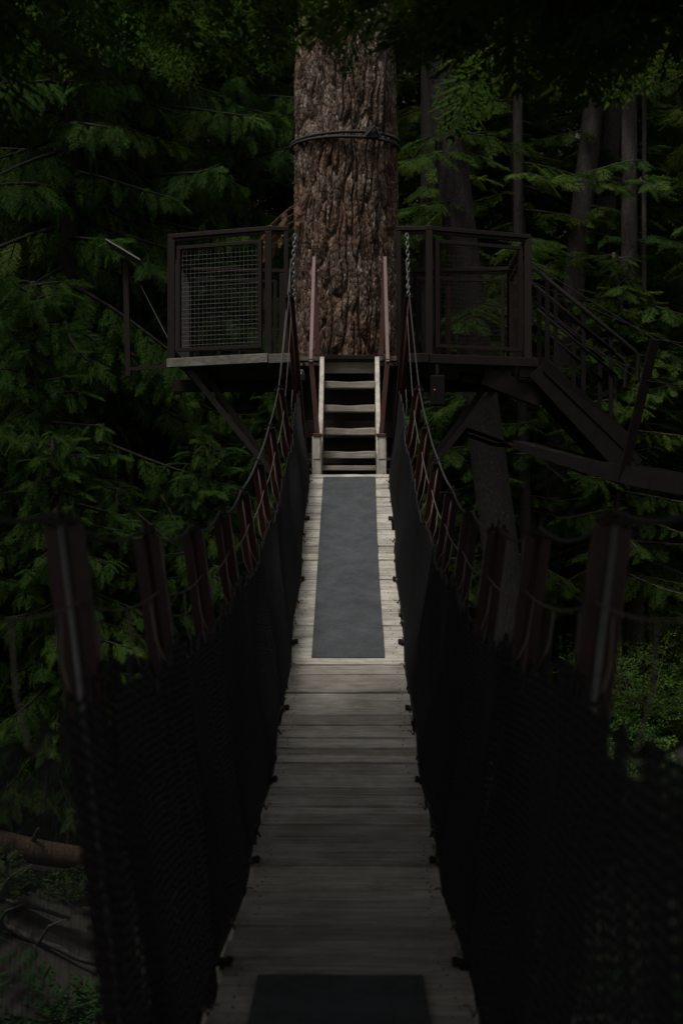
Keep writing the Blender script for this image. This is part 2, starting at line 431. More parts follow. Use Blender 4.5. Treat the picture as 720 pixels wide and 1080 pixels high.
# ------------------------------------------------------------------ the bridge
Y0, ZS = 5.6, -1.60
def dz(y): return ZS + (.0282 if y > Y0 else .012) * (y - Y0) ** 2
def slope(y): return 2 * (.0282 if y > Y0 else .012) * (y - Y0)
HW = .425                      # half width of the deck
def PH(y): return 1.5 - .23 * min(1, max(0, (y - 7) / 6)) if y < 13.6 else 1.76
def BP(y, s, h, base=HW + .07, top=.69, H=1.5):
    """point at height h on the leaning side of the bridge"""
    th = math.atan(slope(y)) * .7
    if y > 13.6: top = min(top, .60)
    x = s * (base + (top - base) * h / H)
    return V(x, y - h * math.sin(th), dz(y) + h * math.cos(th))
YS, YE = -2.0, 14.02
bridge = thing('suspension_bridge', 'long narrow plank suspension bridge with black side nets, climbing to the wooden steps', 'bridge', (0, 5.6, ZS - .1))
# deck: cross planks
mb = MB(); y = YS; g = np.random.default_rng(3); nails = []
while y < YE - .03:
    w = g.choice([.135, .14, .185, .19, .235]) * g.uniform(.97, 1.03)
    y1 = min(y + w, YE)
    dx = g.normal(0, .008); yaw = g.normal(0, .0025); lift = g.normal(0, .0035)
    xl, xr = -HW + dx + g.normal(0, .005), HW + dx + g.normal(0, .005)
    nseg = 9; vs = []; warp = g.normal(0, .003); e0 = g.normal(0, .0022, nseg + 1); e1 = g.normal(0, .0022, nseg + 1)
    cup = g.normal(0, .002)
    for i in range(nseg + 1):
        x = xl + (xr - xl) * i / nseg
        ya, yb = y + .0065 + yaw * x * 3 + e0[i], y1 - .0065 + yaw * x * 3 + e1[i]
        zl = lift + warp * (x / HW) ** 2
        for yy, zz in ((ya, 0), (yb, 0), (yb, -.045), (ya, -.045)):
            vs.append((x, yy, dz(yy) + zl + zz + (cup if zz == 0 else 0)))
    fs = []
    for i in range(nseg):
        a = i * 4; b_ = a + 4
        fs += [(a, b_, b_ + 1, a + 1), (a + 1, b_ + 1, b_ + 2, a + 2), (a + 2, b_ + 2, b_ + 3, a + 3), (a + 3, b_ + 3, b_, a)]
    fs += [(0, 1, 2, 3), tuple(nseg * 4 + k for k in (3, 2, 1, 0))]
    mb.add(vs, fs, float(g.random()))
    for s_ in (-1, 1):                          # two nail heads near each end
        for t in (.25, .75):
            c = V(s_ * (HW - .07) + g.normal(0, .012), y + (y1 - y) * t, 0); c[2] = dz(c[1]) + lift + warp * (c[0] / HW) ** 2 + .0015
            nails.append(c)
    y = y1
dk = mb.build('deck', M['deck'], bridge, bevel=.004)
mb = MB()
for c in nails: mb.tube([c - V(0, 0, .006), c + V(0, 0, .0012)], .004, 6)
nl = mb.build('nail_heads', M['black'], dk); nl['kind'] = 'stuff'
# side beams and cross joists beneath
for s in (-1, 1):
    mb = MB(); ys = np.linspace(YS, YE, 30)
    mb.tube([(s * (HW - .06), q, dz(q) - .085) for q in ys], .028, 8)
    mb.build('deck_cable', M['cable'], bridge, smooth=True)
PY = [3.26 + 1.385 * k for k in range(-3, 9)]
for q in PY:
    mb = MB(); th = math.atan(slope(q))
    mb.bar((-HW - .12, q, dz(q) - .115), (HW + .12, q, dz(q) - .115), .07, .05, (0, -math.sin(th), math.cos(th)))
    mb.build('crossbeam', M['steel'], bridge)
    for s in (-1, 1):
        mb = MB()
        c = V(s * (HW - .02), q, dz(q) + .012)
        u_ = (0, -math.sin(th), math.cos(th))
        mb.bar(c - V(.022 * s, 0, -.002), c + V(.06 * s, 0, .002), .07, .012, u_)
        for k in (-1, 1):
            a = V(s * (HW - .028), q + k * .02, dz(q + k * .02) + .016)
            mb.tube([a, a + V(0, 0, .012)], .009, 6)
        mb.build('cleat', M['steel'], bridge, bevel=.002)
# posts: steel channels square to the deck with a front bar added for the highlight streak, and a top eye
for q in PY:
    for s in (-1, 1):
        H = PH(q)
        p0, p1 = BP(q, s, -.12), BP(q, s, H)
        ax = unit(p1 - p0); fx = V(1, 0, 0) - ax * ax[0]; fx = unit(fx); fy = np.cross(ax, fx)
        a, t_, dpt = .046, .009, .055
        prof = [(-a, 0), (a, 0), (a, dpt), (a - t_, dpt), (a - t_, t_), (-a + t_, t_), (-a + t_, dpt), (-a, dpt)]
        mb = MB(); mb.extrude(prof, p0, p1, fx, fy)
        po = mb.build('post', M['post'], bridge, bevel=.002)
        mb = MB()
        mb.tube([p0 + fy * -.008 + ax * .05, p1 + fy * -.008 + ax * .015], .0095, 8)
        mb.build('highlight_rod', M['highlight_rod'] if q < 4 else M['post'], po, smooth=True)  # pale on the near posts only, standing in for their highlight
        mb = MB()
        c = p1 + ax * .012
        mb.bar(c - fx * .045, c + fx * .045, .05, .012, ax)
        for k in (-1, 1):
            mb.tube([c + fx * k * .026, c + fx * k * .026 + ax * .03], .009, 6)
        mb.tube([c + fx * .0 + ax * (.03 + .018 * math.sin(z)) + fy * .018 * math.cos(z) for z in np.linspace(0, 2 * math.pi, 10)[:-1]], .005, 5, closed=True)
        mb.build('post_cap', M['steel'], po)
# cables from post to post, sagging between
def sagline(pts, sag, n=8):
    out = []
    for a, b_ in zip(pts[:-1], pts[1:]):
        for i in range(n):
            t = i / n; p = a * (1 - t) + b_ * t; out.append(p - V(0, 0, sag * 4 * t * (1 - t)))
    return out + [pts[-1]]
RAILTOP = {-1: V(-.665, 15.05, 2.98), 1: V(.64, 15.05, 2.98)}
for s in (-1, 1):
    tops = [BP(q, s, PH(q) + .035) for q in PY]
    mb = MB(); mb.tube(sagline(tops[:8], .06) + sagline(tops[7:], .025)[1:], .0068, 7)
    mb.build('hand_cable', M['cable'], bridge, smooth=True)
    mb = MB(); mb.tube(sagline([tops[-1], RAILTOP[s] - V(0, .02, .12)], .01), .0045, 6)
    mb.tube(sagline([tops[-2], RAILTOP[s] - V(0, .02, .16)], .02), .0045, 6)
    mb.build('tie_cable', M['highlight_rod'], bridge, smooth=True)
    mb = MB(); mb.tube(sagline([BP(q, s, PH(q) - .19, top=.665) for q in PY], .04), .0032, 6)
    mb.build('middle_rope', M['rope'], bridge, smooth=True)
# nets: diagonal strands, scalloped top edge
NH = 1.165
def nettop(y):
    far = .30 * min(1, max(0, (y - 8) / 5))
    far += .04 * min(1, max(0, (3.2 - y) / 1.2))
    return NH - far + .02 * math.sin(y * 2.1) + .012 * math.sin(y * 7.3) - (.038 + .015 * math.sin(y * 5.1)) * abs(math.sin(math.pi * (y - PY[0]) / (.277 + .01 * math.sin(y * .7)))) - .05 * abs(math.sin(math.pi * (y - PY[0]) / 1.385))
def netbase(y): return NH + .04 - .30 * min(1, max(0, (y - 8) / 5)) + .02 * math.sin(y * 2.1)
def netpt(y, s, h):
    bulge = .035 * math.sin(math.pi * min(1, max(0, h / NH))) * abs(math.sin(math.pi * (y - PY[0]) / 1.385)) + .012 * math.sin(y * 3.1 + h * 4)
    return BP(y, s, h, base=HW + .002, top=.615) + V(s * bulge, 0, 0)
for s in (-1, 1):
    g = np.random.default_rng(11 + s); mb = MB()
    y = YS - 1.0
    while y < YE + .1:
        wide = s < 0 and y < 2.76                            # the bay beside the photographer has a wider mesh
        for k in (-1, 1):
            jit = g.normal(0, .003); pts = []
            for i in range(19):
                v_ = i / 18; yy = y + jit + k * v_ * .68; h_ = v_ * netbase(yy)
                if YS <= yy <= 14.25 and h_ <= nettop(yy) + .012 and not (s < 0 and not wide and yy < 2.76): pts.append(netpt(yy, s, h_))
            if len(pts) > 1: mb.tube(pts, (.0022 if wide else .0027), 4)
        y += .042 if wide else .029
    ys = np.arange(YS, 14.25, .035)
    mb.tube([netpt(q, s, nettop(q)) for q in ys], .006, 5)
    mb.tube([netpt(q, s, .01 + .02 * abs(math.sin(q * 9))) for q in ys], .007, 5)
    mb.build('side_net', M['net'], bridge)
    for k, q in enumerate(np.arange(YS + .1, 14.0, .4617)):        # short ties at deck level
        mb = MB(); a = netpt(q, s, .02); b_ = V(s * (HW - .014), q + .02, dz(q) + .008)
        mb.tube([a, (a + b_) / 2 + V(0, g.normal(0, .01), .03), b_], .0055, 5)
        if k % 3 == 1: mb.tube([b_, b_ + V(-s * .012, .02, .028), b_ + V(-s * .03, .03, .022)], .0035, 4)
        mb.build('net_tie', M['rope'] if k % 2 else M['net'], bridge, smooth=True)
    for q in np.arange(YS + .25, 13.9, .4617):                      # slanting ropes from the net up to the middle rope
        mb = MB(); mb.tube([netpt(q, s, nettop(q) - .01), (netpt(q, s, nettop(q)) + BP(q + .16, s, PH(q) - .22, top=.665)) / 2 + V(s * .01, 0, -.02), BP(q + .16, s, PH(min(q, 13)) - .22, top=.665)], .0032, 4)
        mb.build('hanger_rope', M['rope'], bridge, smooth=True)

# rubber mats on the deck
def mat_strip(label, ya, yb, w, seed):
    g = np.random.default_rng(seed); ys = np.linspace(ya, yb, 90); nx_ = 7; vs = []
    for q in ys:
        wv_ = .004 * math.sin(q * 4.3) + .003 * math.sin(q * 9.7 + 1)
        for i in range(nx_):
            x = -w / 2 + w * i / (nx_ - 1)
            vs.append((x + .006 * math.sin(q * .9), q, dz(q) + .014 + max(0, wv_) + g.normal(0, .0006)))
    nv = len(vs); vs += [(p[0], p[1], p[2] - .009) for p in vs]
    mb = MB(); fs = []
    for j in range(len(ys) - 1):
        for i in range(nx_ - 1):
            a = j * nx_ + i
            fs.append((a, a + 1, a + 1 + nx_, a + nx_)); fs.append((nv + a, nv + a + nx_, nv + a + 1 + nx_, nv + a + 1))
        a = j * nx_; fs.append((a, a + nx_, nv + a + nx_, nv + a)); a += nx_ - 1; fs.append((a + nx_, a, nv + a, nv + a + nx_))
    for j in (0, len(ys) - 1):
        for i in range(nx_ - 1):
            a = j * nx_ + i; fs.append((a, a + 1, nv + a + 1, nv + a) if j else (a + 1, a, nv + a, nv + a + 1))
    mb.add(vs, fs); o = mb.build('rubber_mat', M['mat'], smooth=False)
    set_origin(o, (0, (ya + yb) / 2, dz((ya + yb) / 2) + .005))
    tag(o, label, 'mat', 'mats laid on the bridge'); return o
mat_strip('long dark grey rubber mat on the planks leading up to the steps', 9.85, 13.93, .545, 1)
mat_strip('dark rubber mat in the foreground at the bottom of the picture', -1.5, 4.5, .56, 2)

# needles and bits of twig blown onto the planks
lv = Leaves(); g = np.random.default_rng(91)
for i in range(2600):
    q = g.uniform(-1, 13.9); x = np.sign(g.normal()) * HW * (1 - abs(g.normal(0, .35))) if g.random() < .7 else g.uniform(-HW, HW)
    if abs(x) > HW - .01: continue
    on = (abs(x) < .275 and (q > 9.85 or q < 4.5)); a = g.uniform(0, 6.28)
    d = V(math.cos(a), math.sin(a) , math.sin(a) * slope(q)); L = g.uniform(.012, .035)
    lv.q.append(diamond(V(x, q, dz(q) + (.022 if on else .009)), d, unit(np.cross(d, V(0, 0, 1))), L, g.uniform(.0015, .005))[None]); lv.r.append(np.array([g.random()]))
v, q, r = lv.arrays(); o = np_mesh('fallen_needles', v, q, r, M['dead']); tag(o, 'brown needles and twig bits scattered on the planks', 'needles', kind='stuff')

# ------------------------------------------------------------------ wooden steps
PZ = 1.79                       # platform floor
st = thing('wooden_steps', 'short flight of weathered timber steps with red-brown handrails against the big trunk', 'steps', (0, 14.1, .2))
for i, (yy, zt) in enumerate([(14.30, .655), (14.52, .92), (14.75, 1.19), (14.98, 1.475)]):
    mb = MB(); g = np.random.default_rng(50 + i); vs = []; n_ = 12
    for k in range(n_ + 1):
        x = -.283 + .566 * k / n_; wear = .012 * math.exp(-(x / .12) ** 2)
        for q, z in ((yy - .03, zt - wear), (yy + .20, zt), (yy + .20, zt - .075), (yy - .03, zt - .078)):
            vs.append((x, q, z))
    fs = []
    for k in range(n_):
        a = k * 4; b_ = a + 4
        fs += [(a, b_, b_ + 1, a + 1), (a + 1, b_ + 1, b_ + 2, a + 2), (a + 2, b_ + 2, b_ + 3, a + 3), (a + 3, b_ + 3, b_, a)]
    fs += [(0, 1, 2, 3), tuple(n_ * 4 + k for k in (3, 2, 1, 0))]
    mb.add(vs, fs, float(g.uniform(.4, .8))); mb.build('tread', M['stair'], st, bevel=.006)
mb = MB(); mb.bar((-.283, 14.16, .47), (.283, 14.16, .47), .05, .05, rnd=.3); mb.build('toe_board', M['stair'], st, bevel=.004)
mb = MB(); mb.bar((-.43, 14.14, .36), (.43, 14.14, .36), .22, .05, rnd=.9); mb.build('bottom_plank', M['deck'], st, bevel=.005)
for s in (-1, 1):
    mb = MB()
    prof = [(14.12, .26), (14.34, .26), (15.22, 1.5), (15.22, 1.76), (15.05, 1.76), (14.12, .62)]
    x0, x1 = s * .287, s * .335
    vs = [(x0, a, b_) for a, b_ in prof] + [(x1, a, b_) for a, b_ in prof]; n_ = 6
    mb.add(vs, [(0, 1, 2, 3, 4, 5), (11, 10, 9, 8, 7, 6)] + [(i, (i + 1) % n_, n_ + (i + 1) % n_, n_ + i) for i in range(n_)], .8)
    mb.build('stringer', M['newel'], st, bevel=.004)
    mb = MB(); mb.bar((s * .345, 14.09, .36), (s * .345, 14.09, .80), .095, .095, (0, 1, 0), rnd=.75)
    nw = mb.build('newel_post', M['newel'], st, bevel=.006)
    mb = MB(); mb.bar((s * .345, 14.05, .56), (s * .345, 14.05, .80), .07, .03, (0, 1, 0), rnd=1.); mb.build('pale_block', M['newel'], nw, bevel=.004)
    # handrail: leaning lower post, sloping rail, upper post
    lo0, lo1 = V(s * .335, 14.09, .80), V(s * .405, 14.05, 1.62)
    hi1 = V(s * .402, 15.12, 2.88); hi0 = V(s * .36, 15.16, PZ)
    mb = MB(); mb.bar(lo0, lo1, .05, .10, (0, 1, 0)); mb.bar((lo0 + V(0, 0, -.0)), lo0 + V(0, 0, .03), .10, .13, (0, 1, 0))
    hr = mb.build('handrail_post', M['rail'], st, bevel=.003)
    mb = MB(); mb.bar(hi0, hi1 - V(0, 0, .04), .055, .055, (0, 1, 0)); mb.build('handrail_post', M['rail'], st, bevel=.003)
    mb = MB()
    mb.bar(lo1 - V(0, .03, .06), hi1, .040, .085, (0, 0, 1)); mb.build('handrail', M['rail'], st, bevel=.004)

# ------------------------------------------------------------------ tree platform
pl = thing('tree_platform', 'brown steel viewing platform with mesh railings wrapped round the big fir trunk', 'platform', (-.07, 16.3, PZ))
LF = [V(-.72, 15.10, 0), V(-.92, 15.08, 0), V(-2.08, 15.50, 0), V(-2.12, 17.6, 0)]
RF = [V(.56, 15.10, 0), V(.90, 15.08, 0), V(2.08, 15.55, 0), V(2.12, 17.6, 0)]
# floor: two half floors round the trunk + front bridging plank
mb = MB()
def slab(pts, z0, z1):
    n_ = len(pts); vs = [(p[0], p[1], z1) for p in pts] + [(p[0], p[1], z0) for p in pts]
    mb.add(vs, [tuple(range(n_)), tuple(range(2 * n_ - 1, n_ - 1, -1))] + [((i + 1) % n_, i, n_ + i, n_ + (i + 1) % n_) for i in range(n_)], .4)
slab([V(-2.04, 15.55, 0), V(-.92, 15.14, 0), V(-.74, 15.14, 0), V(-.74, 17.55, 0), V(-2.08, 17.55, 0)][::1], PZ - .05, PZ)
slab([V(.60, 15.14, 0), V(.90, 15.14, 0), V(2.04, 15.60, 0), V(2.08, 17.55, 0), V(.60, 17.55, 0)], PZ - .05, PZ)
slab([V(-.738, 15.24, 0), V(.598, 15.24, 0), V(.598, 15.45, 0), V(-.738, 15.45, 0)], PZ - .05, PZ)
slab([V(-.738, 17.0, 0), V(.598, 17.0, 0), V(.598, 17.55, 0), V(-.738, 17.55, 0)], PZ - .05, PZ)
mb.build('floor', M['beam'], pl)
mb = MB()
mb.bar(V(-2.12, 15.46, PZ - .055), V(-.92, 15.03, PZ - .045), .05, .105, rnd=.6)
mb.bar(V(-.915, 15.03, PZ - .055), V(-.66, 15.03, PZ - .045), .05, .105, rnd=.3)
mb.build('fascia', M['beam'], pl, bevel=.006)
mb = MB()
mb.bar(V(.56, 15.03, PZ - .055), V(.895, 15.03, PZ - .045), .05, .105)
mb.bar(V(.90, 15.03, PZ - .055), V(2.2, 15.53, PZ - .045), .05, .105)
mb.build('fascia', M['steel'], pl, bevel=.006)
mb = MB(); mb.bar((-.3, 15.2, PZ - .02), (.3, 15.2, PZ - .02), .10, .05, rnd=.3); mb.build('nosing', M['steel'], pl, bevel=.004)
mb = MB(); mb.bar((-.3, 15.27, PZ - .13), (.3, 15.27, PZ - .13), .04, .13, rnd=.2); mb.build('riser_board', M['stair'], pl, bevel=.004)
RH = 1.43
def rail_run(pts, side, wire_mat):
    for a, b_ in zip(pts[:-1], pts[1:]):
        long_ = np.linalg.norm(b_ - a) > .5
        A, B = a + V(0, 0, PZ), b_ + V(0, 0, PZ); d = unit(B - A); up = V(0, 0, 1)
        mb = MB(); mb.bar(A + up * RH - d * .03, B + up * RH + d * .03, .065, .05)
        mb.bar(A + up * (RH - .045), B + up * (RH - .045), .03, .035); mb.build('top_rail', M['steel'], pl, bevel=.005)
        mb = MB(); mb.bar(B - up * .1, B + up * (RH - .03), .085 if long_ else .075, .07, (0, 1, 0)); mb.build('railing_post', M['steel'], pl, bevel=.004)
        if long_:
            L = np.linalg.norm(B - A)
            i0, i1 = A + d * .10, B - d * .10
            z0, z1 = .10, RH - .14
            mb = MB()
            mb.bar(i0 + up * z0, i1 + up * z0, .04, .04); mb.bar(i0 + up * z1, i1 + up * z1, .04, .04)
            mb.bar(i0 + up * (z0 - .02), i0 + up * (z1 + .02), .045, .045, d); mb.bar(i1 + up * (z0 - .02), i1 + up * (z1 + .02), .045, .045, d)
            for k in (.25, .5, .8):
                c = i0 + (i1 - i0) * k
                mb.bar(c, c + up * z0, .02, .02, d)
            pn = mb.build('mesh_panel', M['steel'], pl, bevel=.003)
            mb = MB(); L2 = np.linalg.norm(i1 - i0)
            k = .05
            while k < L2: mb.tube([i0 + d * k + up * z0, i0 + d * k + up * z1], .0019, 4); k += .052
            k = z0 + .05
            while k < z1: mb.tube([i0 + up * k, i1 + up * k], .0019, 4); k += .052
            mb.build('wire_mesh', wire_mat, pn)
rail_run(LF, -1, M['wire']); rail_run(RF, 1, M['steel'])
for p in (LF[0], RF[0]):
    mb = MB(); mb.bar(p + V(0, 0, PZ - .1), p + V(0, 0, PZ + RH - .03), .05, .06, (0, 1, 0)); mb.build('railing_post', M['steel'], pl, bevel=.004)
# back railing
rb = [V(-2.12, 17.6, 0), V(-.9, 17.75, 0), V(.8, 17.75, 0), V(2.12, 17.6, 0)]
rail_run(rb, 0, M['steel'])
mb = MB()
for x in (1.15, 1.28): mb.bar((x, 17.3, PZ), (x, 17.3, PZ + 1.22), .07, .05, (0, 1, 0))
mb.bar((.85, 17.28, PZ + 1.24), (1.34, 17.28, PZ + 1.24), .05, .05); mb.build('inner_gate', M['post'], pl, bevel=.003)
# beams and braces underneath
mb = MB()
for s_ in (-1, 1):
    mb = MB()
    for x in (.85, 1.7): mb.bar((s_ * x, 15.3 if x < 1 else 15.55, PZ - .15), (s_ * x, 17.5, PZ - .15), .09, .14)
    mb.bar((s_ * 2.1, 15.9, PZ - .28), (s_ * .62, 15.9, PZ - .28), .10, .14); mb.build('underframe', M['steel'], pl, bevel=.004)
for s in (-1, 1):
    for yy, dx in ((15.62, 0), (15.86, .14)):
        mb = MB(); c0 = -.02
        a = V(s * (1.88 - dx) , yy, PZ - .13); b_ = V(s * .52 + c0, 15.9, -.02)
        mb.bar(a, b_, .07, .09, (0, 1, 0)); mb.build('brace', M['brace'], pl, bevel=.004)
mb = MB()
for (a, b_, w) in (((1.55, 15.5, PZ - .2), (2.25, 15.65, PZ - .45), .22), ((1.3, 15.6, PZ - .2), (1.95, 15.75, PZ - .32), .12), ((1.95, 15.5, PZ - .16), (2.22, 15.6, PZ - .16), .12)):
    mb.bar(a, b_, .10, w)
mb.build('stair_bracket', M['steel'], pl, bevel=.004)

mb = MB()
for z in (.62, 1.02, 1.42):
    mb.tube([V(-.06 + .70 * math.cos(a), 16.25 + .70 * math.sin(a), z) for a in np.linspace(0, 2 * math.pi, 33)[:-1]], .05, 4, closed=True)
mb.build('trunk_clamp', M['steel'], pl)
mb = MB(); mb.bar((-.62, 15.46, 1.62), (.58, 15.46, 1.62), .06, .16); mb.bar((-.62, 15.46, .96), (.58, 15.46, .96), .06, .20); mb.bar((-.50, 15.43, .62), (.46, 15.43, .62), .05, .12)
for x in (-.58, .54): mb.bar((x, 15.46, .5), (x, 15.46, 1.7), .08, .08, (0, 1, 0))
mb.build('hanger_frame', M['steel'], pl, bevel=.004)
mb = MB(); mb.bar((-.55, 15.51, .45), (-.55, 15.51, 1.7), .02, .02); 
mb = MB(); mb.box((-.02, 15.515, 1.1), (1.05, .012, 1.12)); mb.build('dark_gap_plate', M['steel'], pl)  # dark sheet added in place of the shade behind the treads

# info plate on a pole outside the platform
sg = thing('tilted_plate_stand', 'thin pole with a tilted flat plate on top, left of the platform', 'sign stand', (-2.62, 15.6, 1.55))
px = lambda x, y, Y: V((x - 375) * Y / F + .08, Y, (540 - y) * Y / F)
mb = MB(); mb.bar(px(134.5, 397, 15.6), px(131.5, 276, 15.6), .065, .05, (0, 1, 0)); mb.build('pole', M['steel'], sg, bevel=.004)
mb = MB(); c = px(131, 267, 15.6); d = unit(px(148, 278, 15.6) - px(113, 257, 15.6)); nrm = unit(V(-.45, -.07, -1.0)); nrm = unit(nrm - d * np.dot(nrm, d)); dep = np.cross(d, nrm)
mb.bar(c - d * .235, c + d * .235, .38, .018, nrm); mb.build('plate', M['galv'], sg, bevel=.005)
mb = MB(); mb.bar(px(134, 389, 15.6), px(182, 386, 15.55), .04, .04); mb.build('bracket', M['steel'], sg)
mb = MB(); mb.tube([px(147, 300, 15.6), px(165, 335, 15.6), px(181, 366, 15.55)], .006, 5); mb.build('stay_wire', M['wire'], sg)

# chains and padlock where the bridge ties to the platform
def chain(label, pts):
    mb = MB(); pts = [np.array(p, float) for p in pts]
    seg = np.cumsum([0] + [np.linalg.norm(b_ - a) for a, b_ in zip(pts[:-1], pts[1:])]); s = 0; k = 0
    while s < seg[-1]:
        i = max(0, min(len(pts) - 2, int(np.searchsorted(seg, s) - 1))); t = (s - seg[i]) / (seg[i + 1] - seg[i])
        c = pts[i] * (1 - t) + pts[i + 1] * t; d = unit(pts[i + 1] - pts[i])
        a = unit(np.cross(d, V(1, .3, 0) if k % 2 else V(.3, -1, 0)))
        mb.tube([c + d * .034 * math.cos(z) + a * .018 * math.sin(z) for z in np.linspace(0, 2 * math.pi, 11)[:-1]], .0055, 5, closed=True)
        s += .05; k += 1
    o = mb.build('chain', M['galv'], smooth=True); set_origin(o, pts[0]); tag(o, label, 'chain', 'chains on the platform rail'); return o
chain('long galvanised chain hanging from the left railing corner', [px(310, 249, 15.0), px(308, 275, 14.95), px(310, 330, 14.9), px(311, 375, 14.8), px(317, 400, 14.7)])
chain('short galvanised chain hanging from the right railing corner', [px(428, 249, 15.0), px(429, 275, 14.95), px(429, 300, 14.9), px(431, 338, 14.7)])
pd = thing('padlock', 'small padlock hanging on the chain end left of the steps', 'padlock', px(317, 398, 14.68))
mb = MB(); c = px(317, 398, 14.68); mb.box(c, (.07, .035, .075)); mb.build('body', M['steel'], pd, bevel=.006)
mb = MB(); mb.tube([c + V(.024 * math.cos(z), 0, .037 + .045 * math.sin(z)) for z in np.linspace(0, math.pi, 9)], .0065, 6); mb.build('shackle', M['galv'], pd, smooth=True)

# small sensor box with a red light under the right platform
sb = thing('sensor_box', 'small black box with a tiny red light under the right platform', 'sensor', px(460, 412, 15.0))
mb = MB(); c = px(460, 412, 15.0); mb.box(c, (.16, .12, .34)); mb.bar(c + V(0, .02, .17), c + V(0, .05, .30), .04, .03, (0, 1, 0)); mb.build('housing', M['black'], sb, bevel=.012)
mb = MB(); c2 = px(457, 411, 14.93); mb.tube([c2, c2 - V(0, .012, 0)], .006, 8); mb.build('indicator_light', M['led'], sb)

# ------------------------------------------------------------------ metal stairs to the second bridge
ms = thing('metal_staircase', 'dark metal staircase going down from the platform to the right', 'staircase', (2.2, 15.7, .6))
for yy in (15.5, 16.3):
    mb = MB(); mb.bar(V(2.2, yy, PZ - .10), V(3.28, yy - .05, .50), .05, .30); mb.build('stringer', M['black'], ms, bevel=.004)
for k in range(5):
    t = (k + .7) / 5.4; mb = MB(); c = V(2.2 + 1.05 * t, 15.9, PZ - .02 - 1.2 * t); mb.box(c, (.24, .76, .04)); mb.build('tread', M['black'], ms, bevel=.003)
mb = MB()                                                          # perforated side panel
mb.add([(2.24, 15.47, PZ + .06), (3.2, 15.43, .95), (3.3, 15.43, .62), (2.24, 15.47, PZ - .14)], [(0, 1, 2, 3), (3, 2, 1, 0)])
vs = [(2.24, 15.43, PZ + .02), (3.22, 15.41, .93), (3.30, 15.41, .60), (2.24, 15.45, PZ - .14)]
mb = MB(); mb.add(vs + [(a, b_ + .02, c_) for a, b_, c_ in vs], [(3, 2, 1, 0), (4, 5, 6, 7), (0, 1, 5, 4), (1, 2, 6, 5), (2, 3, 7, 6), (3, 0, 4, 7)]); mb.build('side_panel', M['black'], ms)
def stair_rail(yy, o_):
    top = [V(2.14 + o_, yy, PZ + 1.06), V(3.33 + o_, yy - .04, PZ + .06), V(3.345 + o_, yy - .04, PZ - .26)]
    mb = MB(); mb.tube([top[0], top[0] * .03 + top[1] * .97, top[1] + V(.015, 0, -.02), top[2], top[2] - V(.03, 0, .03)], .026, 8); mb.build('handrail', M['black'], ms, smooth=True)
    mb = MB(); mb.tube([top[0] - V(-.04, 0, .22), top[1] - V(.25, 0, 0)], .017, 6); mb.tube([top[0] - V(-.04, 0, .48), top[1] - V(.22, 0, .27)], .017, 6); mb.build('middle_rail', M['black'], ms, smooth=True)
    for x, a in ((2.30, .96), (2.40, .86), (2.72, .55), (3.04, .30)):
        mb = MB(); mb.bar((x + o_, yy, PZ - .1 - (x - 2.2) * 1.05), (x + o_, yy, PZ + 1.02 - (x - 2.2) * .82), .05, .04, (0, 1, 0)); mb.build('baluster', M['black'], ms, bevel=.003)
stair_rail(15.5, 0); stair_rail(16.3, .02)

b2 = thing('suspension_bridge', 'dark second hanging bridge seen from below, leaving the platform to the right', 'bridge', (4.0, 14.6, .4))
def B2(t, off=0., h=0.):
    """t 0..1 along the second bridge"""
    x = 2.15 + 5.6 * t; y = 15.85 - 3.6 * t; z = .82 - 2.25 * t + 2.0 * t * t
    n_ = unit(V(3.6, 5.6, 0)); tilt = (-2.25 + 4.0 * t) / 6.66
    return V(x, y, z) + n_ * off + V(-tilt * h * .84, tilt * h * .54, h)
mb = MB()
ts = np.linspace(0, 1, 25)
for a, b_ in zip(ts[:-1], ts[1:]): mb.bar(B2(a + .0015), B2(b_ - .0015), .78, .04, rnd=random.random())
mb.build('deck', M['black'], b2, bevel=.004)
for s in (-1, 1):
    mb = MB()
    for a, b_ in zip(ts[:-1], ts[1:]): mb.bar(B2(a, s * .43, -.03), B2(b_, s * .43, -.03), .07, .08 + .13 * min(1, (a + b_) * 2.2))
    mb.build('edge_beam', M['black'], b2)
    mb = MB(); mb.tube([px(475, 450 + 3 * s, 16.4), px(520, 466 + 3 * s, 16.2), B2(0, s * .4, -.05)], .025, 6); mb.build('anchor_cable', M['black'], b2, smooth=True)
    for t in ((.2, .42, .64, .86) if s < 0 else (.36, .58, .8)):
        mb = MB(); mb.bar(B2(t, s * .42, -.1), B2(t, s * .60, 1.42) + V(.10, -.05, 0), .10, .06, (0, 1, 0)); mb.build('post', M['black'], b2, bevel=.003)
    pts = [V(2.1, 15.55 if s < 0 else 16.5, 2.93)] + [B2(t, s * .60, 1.42) + V(.10, -.05, 0) for t in (.2, .42, .64, .86, 1.0)]
    mb = MB(); mb.tube(sagline(pts, .012), .008, 6); mb.build('hand_cable', M['black'], b2, smooth=True)
    pts = [V(2.3, 15.5 if s < 0 else 16.4, 2.35)] + [B2(t, s * .56, 1.0) for t in (.2, .42, .64, .86, 1.0)]
    mb = MB(); mb.tube(sagline(pts, .012), .006, 6); mb.build('middle_rope', M['black'], b2, smooth=True)

